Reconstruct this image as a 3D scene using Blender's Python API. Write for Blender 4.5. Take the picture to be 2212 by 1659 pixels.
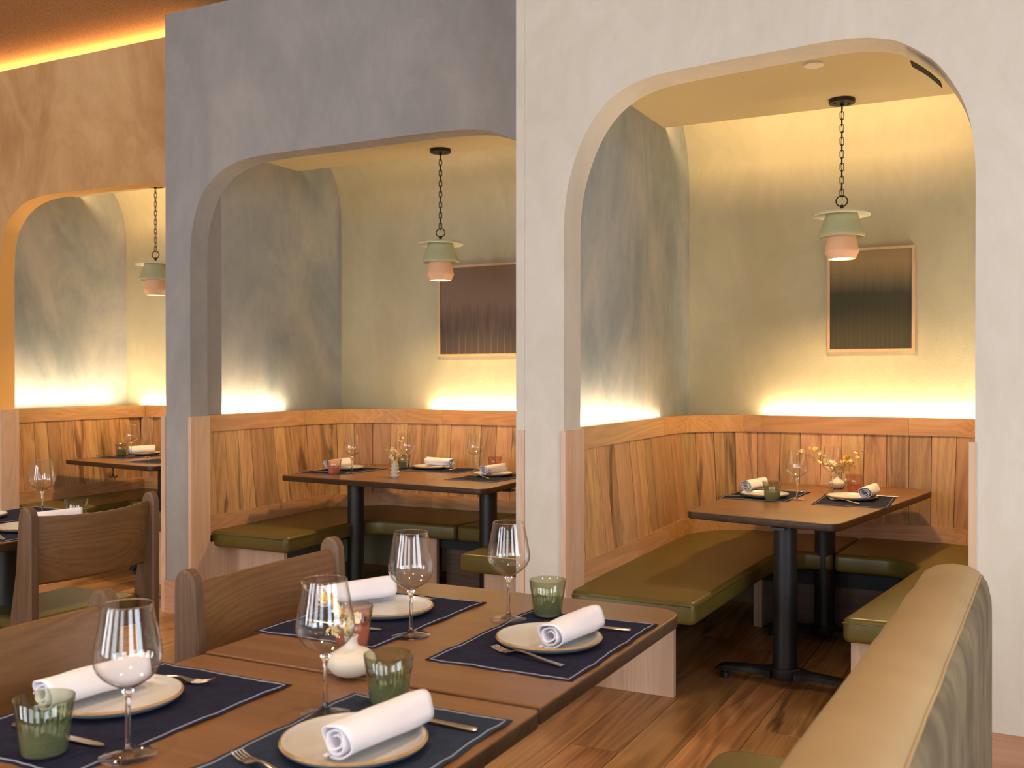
import bpy, bmesh, math, random
from math import sin, cos, pi, radians
from mathutils import Vector, noise
random.seed(11)
D = bpy.data
for o in list(D.objects): D.objects.remove(o)
C = bpy.context.scene.collection
SC = bpy.context.scene

# ---------------------------------------------------------------- camera
EYE = 1.3632
cd = D.cameras.new('camera'); cam = D.objects.new('camera', cd); C.objects.link(cam)
cam.location = (0, 0, EYE)
cam.rotation_euler = (radians(90) - .006, radians(0), .4737)
cd.sensor_width = 36; cd.lens = 2172.7 / 2212 * 36
cd.dof.use_dof = True; cd.dof.focus_distance = 3.9; cd.dof.aperture_fstop = 6.3
cd.clip_start = .02
SC.camera = cam
SC.view_settings.view_transform = 'Standard'; SC.view_settings.look = 'None'
SC.view_settings.gamma = 1; SC.view_settings.use_curve_mapping = False
SC.view_settings.exposure = 0.0

# ---------------------------------------------------------------- world and lights
w = D.worlds.new('world'); SC.world = w; w.use_nodes = True
w.node_tree.nodes['Background'].inputs[0].default_value = (.75, .86, 1, 1)
w.node_tree.nodes['Background'].inputs[1].default_value = .6
WARM = (1, .62, .30); AMBER = (1, .50, .14); DAY = (.93, .96, 1)
def area(name, loc, rot, sx, sy, power, col, spread=180):
    l = D.lights.new(name, 'AREA'); l.shape = 'RECTANGLE'; l.size = sx; l.size_y = sy
    l.energy = power; l.color = col; l.spread = radians(spread)
    o = D.objects.new(name, l); C.objects.link(o); o.location = loc; o.rotation_euler = rot
    return o
# daylight through the tall windows behind the camera
WINX = (-5.6, -3.4, -1.2, 1.0)
for i, x in enumerate(WINX):
    area('window_daylight', (x, -3.62, 1.75), (radians(90), 0, 0), 1.3, 2.3, (110, 90, 62, 58)[i], DAY)
area('window_daylight', (3.32, -1.6, 1.75), (radians(90), 0, radians(90)), 1.6, 2.3, 115, (.80, .90, 1))
area('window_daylight', (3.32, 1.0, 1.75), (radians(90), 0, radians(90)), 1.6, 2.3, 115, (.80, .90, 1))
# warm fill spots added below the dining room ceiling, without any fitting
for x, y, e in ((-.9, .4, 85), (-.9, 1.9, 80), (-3.4, .8, 120), (-3.6, 2.2, 150), (-6.0, 2.4, 240), (.9, 1.6, 110)):
    l = D.lights.new('warm_fill_spot', 'SPOT'); l.energy = e; l.color = (1, .74, .48)
    l.spot_size = radians(105); l.spot_blend = .9; l.shadow_soft_size = .06
    o = D.objects.new('warm_fill_spot', l); C.objects.link(o); o.location = (x, y, 3.5)

# ---------------------------------------------------------------- helpers
class MB:
    def __init__(s): s.v = []; s.f = []; s.m = []
    def add(s, vs, fs, mi=0):
        n = len(s.v); s.v += [tuple(v) for v in vs]
        s.f += [tuple(i + n for i in f) for f in fs]; s.m += [mi] * len(fs); return s
    def box(s, x0, x1, y0, y1, z0, z1, mi=0):
        return s.add([(x, y, z) for x in (x0, x1) for y in (y0, y1) for z in (z0, z1)],
            [(0,1,3,2),(4,6,7,5),(0,4,5,1),(2,3,7,6),(0,2,6,4),(1,5,7,3)], mi)
    def hexa(s, p, mi=0):      # p: 8 points, bottom 4 ccw then top 4
        return s.add(p, [(3,2,1,0),(4,5,6,7),(0,1,5,4),(1,2,6,5),(2,3,7,6),(3,0,4,7)], mi)
    def prism(s, poly, z0, z1, r=0, mi=0, n=3):   # rounded edge slab from ccw polygon
        rings = []
        if r > 0:
            for k in range(n + 1):
                a = pi / 2 * k / n; rings.append((r - r * sin(a), z0 + r - r * cos(a)))
            for k in range(n + 1):
                a = pi / 2 * k / n; rings.append((r - r * cos(a), z1 - r + r * sin(a)))
        else: rings = [(0, z0), (0, z1)]
        N = len(poly); P = [Vector(p) for p in poly]; nor = []
        for i in range(N):
            a = (P[i] - P[i-1]); b = (P[(i+1) % N] - P[i])
            a = a.normalized() if a.length > 1e-9 else b.normalized(); b = b.normalized() if b.length > 1e-9 else a
            na = Vector((-a.y, a.x)); nb = Vector((-b.y, b.x)); m = na + nb
            m = m / max(.3, m.dot(na) if m.length else 1) if m.length > 1e-6 else na
            nor.append(m)
        vs = []
        for ins, z in rings:
            for i in range(N):
                q = P[i] + nor[i] * ins; vs.append((q.x, q.y, z))
        fs = []
        for k in range(len(rings) - 1):
            for i in range(N):
                j = (i + 1) % N; fs.append((k*N+i, k*N+j, (k+1)*N+j, (k+1)*N+i))
        fs.append(tuple(range(N - 1, -1, -1))); L = (len(rings) - 1) * N; fs.append(tuple(L + i for i in range(N)))
        return s.add(vs, fs, mi)
    def lathe(s, prof, c=(0,0,0), n=32, mi=0, sx=1, sy=1):
        vs = []; fs = []
        for r, z in prof:
            for i in range(n):
                a = 2 * pi * i / n; vs.append((c[0] + r * cos(a) * sx, c[1] + r * sin(a) * sy, c[2] + z))
        for k in range(len(prof) - 1):
            for i in range(n):
                j = (i + 1) % n; fs.append((k*n+i, k*n+j, (k+1)*n+j, (k+1)*n+i))
        return s.add(vs, fs, mi)
    def disc(s, r, z, c=(0,0,0), n=32, up=True, mi=0):
        vs = [(c[0] + r * cos(2*pi*i/n), c[1] + r * sin(2*pi*i/n), c[2] + z) for i in range(n)]
        f = tuple(range(n)) if up else tuple(range(n-1, -1, -1)); return s.add(vs, [f], mi)
    def cyl(s, r, z0, z1, c=(0,0,0), n=24, mi=0, b=.002):
        s.lathe([(r - b, z0), (r, z0 + b), (r, z1 - b), (r - b, z1)], c, n, mi)
        s.disc(r - b, z0, c, n, False, mi); return s.disc(r - b, z1, c, n, True, mi)
    def tube(s, pts, r, n=8, mi=0, closed=False, cap=True):
        P = [Vector(p) for p in pts]; N = len(P); R = r if isinstance(r, (list, tuple)) else [r] * N
        vs = []; up = Vector((0.13, .2, .97))
        t0 = (P[1] - P[0]).normalized(); u = t0.cross(up)
        if u.length < .1: u = t0.cross(Vector((1, 0, 0)))
        u.normalize()
        for i in range(N):
            if closed: t = P[(i+1) % N] - P[i-1]
            else: t = P[min(i+1, N-1)] - P[max(i-1, 0)]
            t.normalize(); u = (u - t * u.dot(t)).normalized(); v = t.cross(u)
            for k in range(n):
                a = 2 * pi * k / n; vs.append(P[i] + (u * cos(a) + v * sin(a)) * R[i])
        fs = []
        for i in range(N if closed else N - 1):
            for k in range(n):
                l = (k + 1) % n; i2 = (i + 1) % N
                fs.append((i*n+k, i2*n+k, i2*n+l, i*n+l)[::-1])
        if cap and not closed:
            fs.append(tuple(range(n))); fs.append(tuple((N-1)*n + k for k in range(n-1, -1, -1)))
        return s.add(vs, fs, mi)
    def grid(s, rows, mi=0, flip=False):
        m = len(rows[0]); vs = [p for r in rows for p in r]; fs = []
        for i in range(len(rows) - 1):
            for j in range(m - 1):
                f = (i*m+j, i*m+j+1, (i+1)*m+j+1, (i+1)*m+j); fs.append(f[::-1] if flip else f)
        return s.add(vs, fs, mi)
    def build(s, name, mat, parent=None, smooth=False, off=(0,0,0), fix=False):
        me = D.meshes.new(name)
        vs = [(v[0]-off[0], v[1]-off[1], v[2]-off[2]) for v in s.v]
        me.from_pydata(vs, [], s.f)
        mats = mat if isinstance(mat, (list, tuple)) else [mat]
        for m in mats: me.materials.append(m)
        for p, mi in zip(me.polygons, s.m): p.material_index = mi
        if fix:
            bm = bmesh.new(); bm.from_mesh(me); bmesh.ops.remove_doubles(bm, verts=bm.verts, dist=1e-5)
            bmesh.ops.recalc_face_normals(bm, faces=bm.faces); bm.to_mesh(me); bm.free()
        if smooth:
            for p in me.polygons: p.use_smooth = True
            if smooth is not True:
                me.set_sharp_from_angle(angle=radians(smooth))
                for p in me.polygons:
                    if len(p.vertices) > 8: p.use_smooth = False
        me.update()
        o = D.objects.new(name, me); C.objects.link(o)
        if parent: o.parent = parent
        return o

def tag(o, label=None, cat=None, group=None, kind=None):
    if label: o['label'] = label
    if cat: o['category'] = cat
    if group: o['group'] = group
    if kind: o['kind'] = kind
    return o
def thing(name, label, cat, loc=(0,0,0), rz=0, group=None):
    o = D.objects.new(name, None); C.objects.link(o); o.location = loc; o.rotation_euler = (0, 0, rz)
    o.empty_display_size = .05
    return tag(o, label, cat, group)
def struct(name, mb, mat, **k):
    o = mb.build(name, mat, **k)
    if not k.get('parent'): o['kind'] = 'structure'
    return o
KIDS = {}
def dup(root, loc, rz=0, label=None, group=None, scale=None):
    def cp(o, par):
        c = o.copy(); C.objects.link(c); c.parent = par
        for ch in o.children: cp(ch, c)
        return c
    kids = list(root.children)
    r = root.copy(); C.objects.link(r); r.location = loc; r.rotation_euler = (0, 0, rz)
    if label: r['label'] = label
    if group: r['group'] = group
    if scale: r.scale = scale
    for ch in kids: cp(ch, r)
    return r
class Proto:      # first use moves the original, later uses copy it
    def __init__(s, make): s.make = make; s.o = None
    def put(s, loc, rz, label, group=None, scale=None):
        if s.o is None:
            s.o = s.make(); o = s.o; o.location = loc; o.rotation_euler = (0, 0, rz); o['label'] = label
            if group: o['group'] = group
            if scale: o.scale = scale
            return o
        return dup(s.o, loc, rz, label, group, scale)

# ---------------------------------------------------------------- materials
def new_mat(name):
    m = D.materials.new(name); m.use_nodes = True; nt = m.node_tree
    return m, nt, nt.nodes['Principled BSDF']
def nd(nt, t, **k):
    n = nt.nodes.new(t)
    for a, v in k.items():
        if a in n.inputs.keys() and not hasattr(n, a): n.inputs[a].default_value = v
        else: setattr(n, a, v)
    return n
def c4(c): return (c[0], c[1], c[2], 1)
def ramp(nt, stops, interp='LINEAR'):
    r = nt.nodes.new('ShaderNodeValToRGB'); r.color_ramp.interpolation = interp
    e = r.color_ramp.elements
    while len(e) < len(stops): e.new(.5)
    for el, (p, c) in zip(e, stops): el.position = p; el.color = c4(c) if len(c) == 3 else c
    return r
def plain(name, col, rough=.5, metal=0, spec=.5, sheen=0, coat=0):
    m, nt, b = new_mat(name)
    b.inputs['Base Color'].default_value = c4(col); b.inputs['Roughness'].default_value = rough
    b.inputs['Metallic'].default_value = metal; b.inputs['Specular IOR Level'].default_value = spec
    b.inputs['Sheen Weight'].default_value = sheen; b.inputs['Coat Weight'].default_value = coat
    return m
def position(nt, scale=(1,1,1), rand=0, objrand=True):
    g = nt.nodes.new('ShaderNodeNewGeometry'); mp = nt.nodes.new('ShaderNodeMapping')
    mp.inputs['Scale'].default_value = scale
    if objrand:
        oi = nt.nodes.new('ShaderNodeObjectInfo'); mu = nt.nodes.new('ShaderNodeMath'); mu.operation = 'MULTIPLY'
        mu.inputs[1].default_value = rand; nt.links.new(oi.outputs['Random'], mu.inputs[0])
        ad = nt.nodes.new('ShaderNodeVectorMath'); ad.operation = 'ADD'
        nt.links.new(g.outputs['Position'], ad.inputs[0]); nt.links.new(mu.outputs[0], ad.inputs[1])
        nt.links.new(ad.outputs[0], mp.inputs[0])
    else: nt.links.new(g.outputs['Position'], mp.inputs[0])
    return mp
def plaster(name, a, b_, c, scale=1.6, rough=.75, bump=.12, seed=0):
    """troweled lime plaster: soft cloudy patches of close tones with upright smears"""
    m, nt, b = new_mat(name); L = nt.links.new
    mp = position(nt, (1, 1, .55), objrand=False); mp.inputs['Location'].default_value = (seed, seed*.7, 0)
    n1 = nd(nt, 'ShaderNodeTexNoise'); n1.inputs['Scale'].default_value = scale; n1.inputs['Detail'].default_value = 5
    n1.inputs['Distortion'].default_value = 1.3; n1.inputs['Roughness'].default_value = .55
    n2 = nd(nt, 'ShaderNodeTexNoise'); n2.inputs['Scale'].default_value = scale * 3.7; n2.inputs['Detail'].default_value = 7
    n2.inputs['Distortion'].default_value = 2.2; n2.inputs['Roughness'].default_value = .62
    L(mp.outputs[0], n1.inputs[0]); L(mp.outputs[0], n2.inputs[0])
    r1 = ramp(nt, [(.34, a), (.52, b_), (.68, c)]); L(n1.outputs[0], r1.inputs[0])
    r2 = ramp(nt, [(.36, (0,0,0)), (.66, (1,1,1))]); L(n2.outputs[0], r2.inputs[0])
    mx = nd(nt, 'ShaderNodeMix'); mx.data_type = 'RGBA'; mx.blend_type = 'OVERLAY'; mx.inputs[0].default_value = .05
    L(r1.outputs[0], mx.inputs[6]); L(r2.outputs[0], mx.inputs[7]); L(mx.outputs[2], b.inputs['Base Color'])
    b.inputs['Roughness'].default_value = rough; b.inputs['Specular IOR Level'].default_value = .25
    n3 = nd(nt, 'ShaderNodeTexNoise'); n3.inputs['Scale'].default_value = 160; n3.inputs['Detail'].default_value = 3
    L(mp.outputs[0], n3.inputs[0])
    bp = nd(nt, 'ShaderNodeBump'); bp.inputs['Strength'].default_value = bump; bp.inputs['Distance'].default_value = .004
    L(n3.outputs[0], bp.inputs['Height']); L(bp.outputs[0], b.inputs['Normal'])
    return m
def wood(name, dark, mid, light, axis='Z', scale=1.0, rough=.45, knots=.6, vary=.22, hue=.012, bump=.1, coat=0, rings=1.0):
    m, nt, b = new_mat(name); L = nt.links.new
    lo, hi = .55 * scale, 7 * scale
    sc = {'X': (lo, hi, hi), 'Y': (hi, lo, hi), 'Z': (hi, hi, lo)}[axis]
    mp = position(nt, sc, rand=37.0)
    # cathedral rings: bands of a slow distorted noise
    n0 = nd(nt, 'ShaderNodeTexNoise'); n0.inputs['Scale'].default_value = .55; n0.inputs['Detail'].default_value = 2; n0.inputs['Distortion'].default_value = .6
    L(mp.outputs[0], n0.inputs[0])
    mu = nd(nt, 'ShaderNodeMath', operation='MULTIPLY'); mu.inputs[1].default_value = 95 * rings; L(n0.outputs[0], mu.inputs[0])
    sn = nd(nt, 'ShaderNodeMath', operation='SINE'); L(mu.outputs[0], sn.inputs[0])
    ma = nd(nt, 'ShaderNodeMath', operation='MULTIPLY_ADD'); ma.inputs[1].default_value = .5; ma.inputs[2].default_value = .5; L(sn.outputs[0], ma.inputs[0])
    # fine pores
    mp2 = nd(nt, 'ShaderNodeMapping'); s2 = {'X': (1.2, 16, 16), 'Y': (16, 1.2, 16), 'Z': (16, 16, 1.2)}[axis]; mp2.inputs['Scale'].default_value = s2
    L(mp.outputs[0], mp2.inputs[0])
    n1 = nd(nt, 'ShaderNodeTexNoise'); n1.inputs['Scale'].default_value = 1.0; n1.inputs['Detail'].default_value = 4; n1.inputs['Roughness'].default_value = .6
    L(mp2.outputs[0], n1.inputs[0])
    # broad tone
    n2 = nd(nt, 'ShaderNodeTexNoise'); n2.inputs['Scale'].default_value = .8; n2.inputs['Detail'].default_value = 3; L(mp.outputs[0], n2.inputs[0])
    a1 = nd(nt, 'ShaderNodeMath', operation='MULTIPLY_ADD'); a1.inputs[1].default_value = .13; L(ma.outputs[0], a1.inputs[0])
    a0 = nd(nt, 'ShaderNodeMath', operation='MULTIPLY'); a0.inputs[1].default_value = .42; L(n1.outputs[0], a0.inputs[0]); L(a0.outputs[0], a1.inputs[2])
    a2 = nd(nt, 'ShaderNodeMath', operation='MULTIPLY_ADD'); a2.inputs[1].default_value = .45; L(n2.outputs[0], a2.inputs[0]); L(a1.outputs[0], a2.inputs[2])
    r = ramp(nt, [(.30, dark), (.52, mid), (.74, light)]); L(a2.outputs[0], r.inputs[0])
    col = r.outputs[0]
    if knots:
        mpk = nd(nt, 'ShaderNodeMapping'); sk = {'X': (.9, .62, .62), 'Y': (.62, .9, .62), 'Z': (.62, .62, .9)}[axis]; mpk.inputs['Scale'].default_value = sk
        L(mp.outputs[0], mpk.inputs[0])
        v = nd(nt, 'ShaderNodeTexNoise'); v.inputs['Scale'].default_value = 2.1; v.inputs['Detail'].default_value = 5; v.inputs['Distortion'].default_value = .9; L(mpk.outputs[0], v.inputs[0])
        rk = ramp(nt, [(.605, (0,0,0)), (.70, (1,1,1))]); L(v.outputs[0], rk.inputs[0])
        mk = nd(nt, 'ShaderNodeMath', operation='MULTIPLY'); mk.inputs[1].default_value = knots; L(rk.outputs[0], mk.inputs[0])
        mx = nd(nt, 'ShaderNodeMix'); mx.data_type = 'RGBA'; L(mk.outputs[0], mx.inputs[0]); L(col, mx.inputs[6])
        mx.inputs[7].default_value = c4([x * .28 for x in dark]); col = mx.outputs[2]
    oi = nd(nt, 'ShaderNodeObjectInfo'); hs = nd(nt, 'ShaderNodeHueSaturation')
    wn = nd(nt, 'ShaderNodeTexWhiteNoise'); wn.noise_dimensions = '1D'; L(oi.outputs['Random'], wn.inputs['W'])
    mr = nd(nt, 'ShaderNodeMapRange'); mr.inputs['To Min'].default_value = 1 - vary; mr.inputs['To Max'].default_value = 1 + vary
    L(oi.outputs['Random'], mr.inputs[0]); L(mr.outputs[0], hs.inputs['Value'])
    mh = nd(nt, 'ShaderNodeMapRange'); mh.inputs['To Min'].default_value = .5 - hue; mh.inputs['To Max'].default_value = .5 + hue
    L(wn.outputs['Value'], mh.inputs[0]); L(mh.outputs[0], hs.inputs['Hue'])
    L(col, hs.inputs['Color']); L(hs.outputs[0], b.inputs['Base Color'])
    b.inputs['Roughness'].default_value = rough; b.inputs['Coat Weight'].default_value = coat; b.inputs['Coat Roughness'].default_value = .25
    b.inputs['Specular IOR Level'].default_value = .35
    bp = nd(nt, 'ShaderNodeBump'); bp.inputs['Strength'].default_value = bump; bp.inputs['Distance'].default_value = .002
    L(a1.outputs[0], bp.inputs['Height']); L(bp.outputs[0], b.inputs['Normal'])
    return m
def noisy(name, c1, c2, scale=8, rough=.5, bump=.1, bscale=200, detail=4, stretch=(1,1,1), sheen=0, spec=.4, coat=0, dist=0):
    m, nt, b = new_mat(name); L = nt.links.new
    tc = nd(nt, 'ShaderNodeTexCoord'); mp = nd(nt, 'ShaderNodeMapping'); mp.inputs['Scale'].default_value = stretch; L(tc.outputs['Object'], mp.inputs[0])
    n = nd(nt, 'ShaderNodeTexNoise'); n.inputs['Scale'].default_value = scale; n.inputs['Detail'].default_value = detail; n.inputs['Distortion'].default_value = dist
    L(mp.outputs[0], n.inputs[0]); r = ramp(nt, [(.35, c1), (.65, c2)]); L(n.outputs[0], r.inputs[0]); L(r.outputs[0], b.inputs['Base Color'])
    b.inputs['Roughness'].default_value = rough; b.inputs['Sheen Weight'].default_value = sheen; b.inputs['Specular IOR Level'].default_value = spec
    b.inputs['Coat Weight'].default_value = coat
    n2 = nd(nt, 'ShaderNodeTexNoise'); n2.inputs['Scale'].default_value = bscale; n2.inputs['Detail'].default_value = 3; L(mp.outputs[0], n2.inputs[0])
    bp = nd(nt, 'ShaderNodeBump'); bp.inputs['Strength'].default_value = bump; bp.inputs['Distance'].default_value = .002
    L(n2.outputs[0], bp.inputs['Height']); L(bp.outputs[0], b.inputs['Normal'])
    return m
def thin_glass(name, tint=(1,1,1), gain=1.0, frost=None, level=.5):
    m = D.materials.new(name); m.use_nodes = True; nt = m.node_tree; nt.nodes.clear(); L = nt.links.new
    out = nd(nt, 'ShaderNodeOutputMaterial'); tr = nd(nt, 'ShaderNodeBsdfTransparent'); tr.inputs[0].default_value = c4(tint)
    gl = nd(nt, 'ShaderNodeBsdfGlossy'); gl.inputs['Roughness'].default_value = .02
    lw = nd(nt, 'ShaderNodeLayerWeight'); lw.inputs[0].default_value = .5
    pw = nd(nt, 'ShaderNodeMath', operation='POWER'); pw.inputs[1].default_value = 3.2; L(lw.outputs['Facing'], pw.inputs[0])
    mu = nd(nt, 'ShaderNodeMath', operation='MULTIPLY_ADD'); mu.use_clamp = True; mu.inputs[1].default_value = .85 * gain; mu.inputs[2].default_value = .05 * gain; L(pw.outputs[0], mu.inputs[0])
    base = tr.outputs[0]
    if frost:
        tc = nd(nt, 'ShaderNodeTexCoord'); sp = nd(nt, 'ShaderNodeSeparateXYZ'); L(tc.outputs['Generated'], sp.inputs[0])
        rr = ramp(nt, [(level - .10, (.50,)*3), (level + .10, (.03,)*3)]); L(sp.outputs[2], rr.inputs[0])
        df = nd(nt, 'ShaderNodeBsdfDiffuse'); df.inputs[0].default_value = c4(frost)
        tl = nd(nt, 'ShaderNodeBsdfTranslucent'); tl.inputs[0].default_value = c4(frost)
        m1 = nd(nt, 'ShaderNodeMixShader'); m1.inputs[0].default_value = .5; L(df.outputs[0], m1.inputs[1]); L(tl.outputs[0], m1.inputs[2])
        m2 = nd(nt, 'ShaderNodeMixShader'); L(rr.outputs[0], m2.inputs[0]); L(base, m2.inputs[1]); L(m1.outputs[0], m2.inputs[2]); base = m2.outputs[0]
    mx = nd(nt, 'ShaderNodeMixShader'); L(mu.outputs[0], mx.inputs[0]); L(base, mx.inputs[1]); L(gl.outputs[0], mx.inputs[2]); L(mx.outputs[0], out.inputs[0])
    return m
def emit(name, col, st):
    m = D.materials.new(name); m.use_nodes = True; nt = m.node_tree; nt.nodes.clear()
    o = nd(nt, 'ShaderNodeOutputMaterial'); e = nd(nt, 'ShaderNodeEmission'); e.inputs[0].default_value = c4(col); e.inputs[1].default_value = st
    nt.links.new(e.outputs[0], o.inputs[0]); return m

M = dict(
    cream = plaster('cream_plaster', (.575,.535,.455), (.60,.56,.48), (.625,.585,.505), 1.1),
    blue = plaster('blue_grey_plaster', (.285,.282,.275), (.315,.308,.297), (.35,.337,.317), 1.4, seed=3),
    orange = plaster('ochre_plaster', (.52,.29,.115), (.63,.38,.165), (.70,.46,.22), 2.0, seed=9),
    jamb_o = plain('ochre_jamb_bounce_light', (.80,.45,.13), .8),  # ochre jamb with its warm bounced light put into the colour
    niche = plaster('booth_side_plaster', (.225,.27,.29), (.33,.355,.355), (.415,.42,.395), 1.5, seed=5),
    sage = plaster('sage_booth_wall', (.42,.40,.285), (.435,.415,.295), (.455,.43,.31), .9, seed=2, bump=.2),
    soffit = plain('sage_ceiling_paint', (.48,.40,.235), .85),
    ceil = noisy('brown_fibre_ceiling', (.34,.18,.072), (.52,.29,.12), 60, .9, .6, 90, 6, (1,2.5,1)),
    white_wall = plain('plain_room_wall', (.55,.52,.47), .9),
    plank = wood('oak_cladding', (.30,.150,.062), (.47,.265,.125), (.57,.35,.18), 'Z', 1.0, .5, .75, .22, .009),
    rail = wood('oak_rail', (.34,.165,.065), (.47,.245,.10), (.56,.31,.14), 'X', 1.2, .45, 0, .07, .005),
    raily = wood('oak_side_rail', (.36,.185,.085), (.48,.265,.125), (.58,.34,.18), 'Y', 1.2, .45, 0, .07, .005),
    post = wood('pale_oak_board', (.53,.345,.225), (.62,.425,.295), (.69,.50,.36), 'Z', 1.4, .5, 0, .04, .005),
    base = wood('baseboard_oak', (.34,.19,.11), (.44,.255,.155), (.52,.32,.20), 'X', 1.2, .5, 0, .05, .004),
    floor = wood('oak_floor', (.18,.085,.030), (.38,.195,.072), (.52,.295,.12), 'Y', .75, .42, .8, .20, .007, .12, .12),
    darkboard = wood('dark_oak_board', (.08,.05,.035), (.13,.085,.06), (.18,.12,.09), 'X', 1, .6, 0, .05),
    top = wood('brown_table_veneer', (.145,.060,.019), (.198,.086,.028), (.24,.11,.038), 'X', .55, .33, 0, .03, .002, .02, .25, .35),
    edge = wood('walnut_edge', (.030,.016,.008), (.055,.029,.014), (.08,.045,.024), 'X', 1.4, .42, 0, .03, .002, .03),
    chair = wood('chair_oak_slab', (.105,.048,.016), (.155,.074,.026), (.20,.10,.038), 'Y', .9, .45, 0, .06, .004, .06, .1, 1.6),
    chairleg = wood('chair_oak_leg', (.095,.052,.028), (.13,.073,.040), (.165,.096,.055), 'Z', 1.4, .5, 0, .05, .004, .08),
    leather = noisy('olive_leather', (.105,.080,.015), (.122,.094,.019), 5, .36, .06, 260, 3, spec=.45),
    suede = noisy('tan_suede', (.285,.205,.108), (.335,.243,.132), 3.5, .9, .12, 60, 5, sheen=.0, spec=.15),
    velvet = noisy('crushed_olive_velvet', (.085,.064,.035), (.165,.128,.075), 5.5, .85, .25, 30, 5, (1.2,2.6,1.1), sheen=.0, dist=.25),
    black = plain('black_powder_coat', (.012,.013,.015), .42),
    blackboard = plain('black_board', (.012,.016,.018), .7),
    bronze = plain('dark_bronze', (.035,.027,.02), .5, .6),
    mat = noisy('navy_placemat', (.011,.012,.033), (.015,.017,.043), 40, .9, .25, 500, 3, sheen=.0, spec=.15),
    matb = noisy('slate_blue_placemat', (.020,.030,.056), (.026,.037,.068), 40, .9, .25, 500, 3, sheen=.0, spec=.15),
    stitch = plain('grey_stitching', (.32,.33,.40), .8),
    napkin = noisy('white_cotton', (.70,.68,.74), (.78,.76,.82), 3, .9, .18, 420, 3, sheen=.2, spec=.15),
    plate = noisy('cream_stoneware', (.52,.51,.495), (.57,.56,.54), 12, .32, .02, 30, spec=.5, coat=.2),
    rimb = noisy('brown_glaze_rim', (.26,.14,.05), (.42,.26,.12), 30, .35, .02, 30),
    under = plain('grey_blue_glaze', (.16,.20,.23), .35),
    steel = plain('brushed_steel', (.62,.58,.52), .24, 1),
    glass = thin_glass('wine_glass', (.985,.985,.98), 1.7),
    footglass = thin_glass('foot_glass', (.985,.985,.98), 1.1),
    gtum = thin_glass('green_tumbler', (.86,.88,.76), 1.3, (.19,.235,.13), .46),
    ptum = thin_glass('pink_tumbler', (.97,.86,.80), 1.3, (.62,.25,.16), .46),
    vase = plain('matt_white_ceramic', (.64,.58,.50), .55),
    stem = plain('twig', (.20,.17,.05), .7),
    leaf = plain('pale_green_leaf', (.25,.30,.08), .6),
    bloom = plain('cream_petal', (.82,.66,.36), .6),
    bloomy = plain('yellow_petal', (.80,.48,.06), .6),
    dish = plain('pale_green_ceramic', (.62,.64,.50), .45),
    green = plain('sage_ceramic', (.42,.45,.29), .5),
    peach = plain('peach_ceramic', (.80,.50,.32), .5),
    glow = emit('lamp_diffuser_glow', (1,.80,.50), 9),
    led = emit('led_strip', (1,.72,.42), 6),
    frame = wood('pale_picture_frame', (.50,.35,.20), (.56,.39,.23), (.62,.44,.27), 'Z', 2, .5, 0, .02),
    smoke = plain('white_plastic', (.62,.60,.52), .5),
    slot = plain('dark_slot', (.008,.007,.006), .8),
    pane = thin_glass('window_pane', (.96,.98,1), 1.0),
)
# solid glass of the stems and feet
m, nt, b = new_mat('glass_stem'); b.inputs['Transmission Weight'].default_value = 1; b.inputs['Roughness'].default_value = .0
b.inputs['IOR'].default_value = 1.45; b.inputs['Base Color'].default_value = (1,1,1,1); M['stemglass'] = m
# artwork of the right booth: tan haze above a dark field with fine vertical strokes
def artwork(name, top, bot, split, x_scale, streak, z0, z1, stroke=.3):
    m, nt, b = new_mat(name); L = nt.links.new
    g = nd(nt, 'ShaderNodeNewGeometry'); sp = nd(nt, 'ShaderNodeSeparateXYZ'); L(g.outputs['Position'], sp.inputs[0])
    mr = nd(nt, 'ShaderNodeMapRange'); mr.inputs[1].default_value = z0; mr.inputs[2].default_value = z1; L(sp.outputs[2], mr.inputs[0])
    n = nd(nt, 'ShaderNodeTexNoise'); n.inputs['Scale'].default_value = 1; n.inputs['Detail'].default_value = 3
    mp = nd(nt, 'ShaderNodeMapping'); mp.inputs['Scale'].default_value = (x_scale, 1, 2.2); L(g.outputs['Position'], mp.inputs[0]); L(mp.outputs[0], n.inputs[0])
    ad = nd(nt, 'ShaderNodeMath', operation='MULTIPLY_ADD'); ad.inputs[1].default_value = streak; L(n.outputs[0], ad.inputs[0]); L(mr.outputs[0], ad.inputs[2])
    r = ramp(nt, [(split + streak*.5 - .16, bot), (split + streak*.5 + .16, top)]); L(ad.outputs[0], r.inputs[0])
    # thin pale upright strokes in the lower field
    w_ = nd(nt, 'ShaderNodeMath', operation='MULTIPLY'); w_.inputs[1].default_value = 2*pi*x_scale*.9; L(sp.outputs[0], w_.inputs[0])
    s_ = nd(nt, 'ShaderNodeMath', operation='SINE'); L(w_.outputs[0], s_.inputs[0])
    rs = ramp(nt, [(.955, (0,0,0)), (.99, (1,1,1))]); L(s_.outputs[0], rs.inputs[0])
    rf = ramp(nt, [(.05, (stroke,)*3), (split, (.0,)*3)]); L(mr.outputs[0], rf.inputs[0])
    mm = nd(nt, 'ShaderNodeMath', operation='MULTIPLY'); L(rs.outputs[0], mm.inputs[0]); L(rf.outputs[0], mm.inputs[1])
    mx = nd(nt, 'ShaderNodeMix'); mx.data_type = 'RGBA'; L(mm.outputs[0], mx.inputs[0]); L(r.outputs[0], mx.inputs[6]); mx.inputs[7].default_value = c4([min(1, x*2.2+.05) for x in top])
    L(mx.outputs[2], b.inputs['Base Color']); b.inputs['Roughness'].default_value = .8; b.inputs['Specular IOR Level'].default_value = .15
    return m
M['art1'] = artwork('dark_field_artwork', (.30,.225,.12), (.062,.060,.042), .72, 45, .10, 1.53, 2.10, .05)
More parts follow.
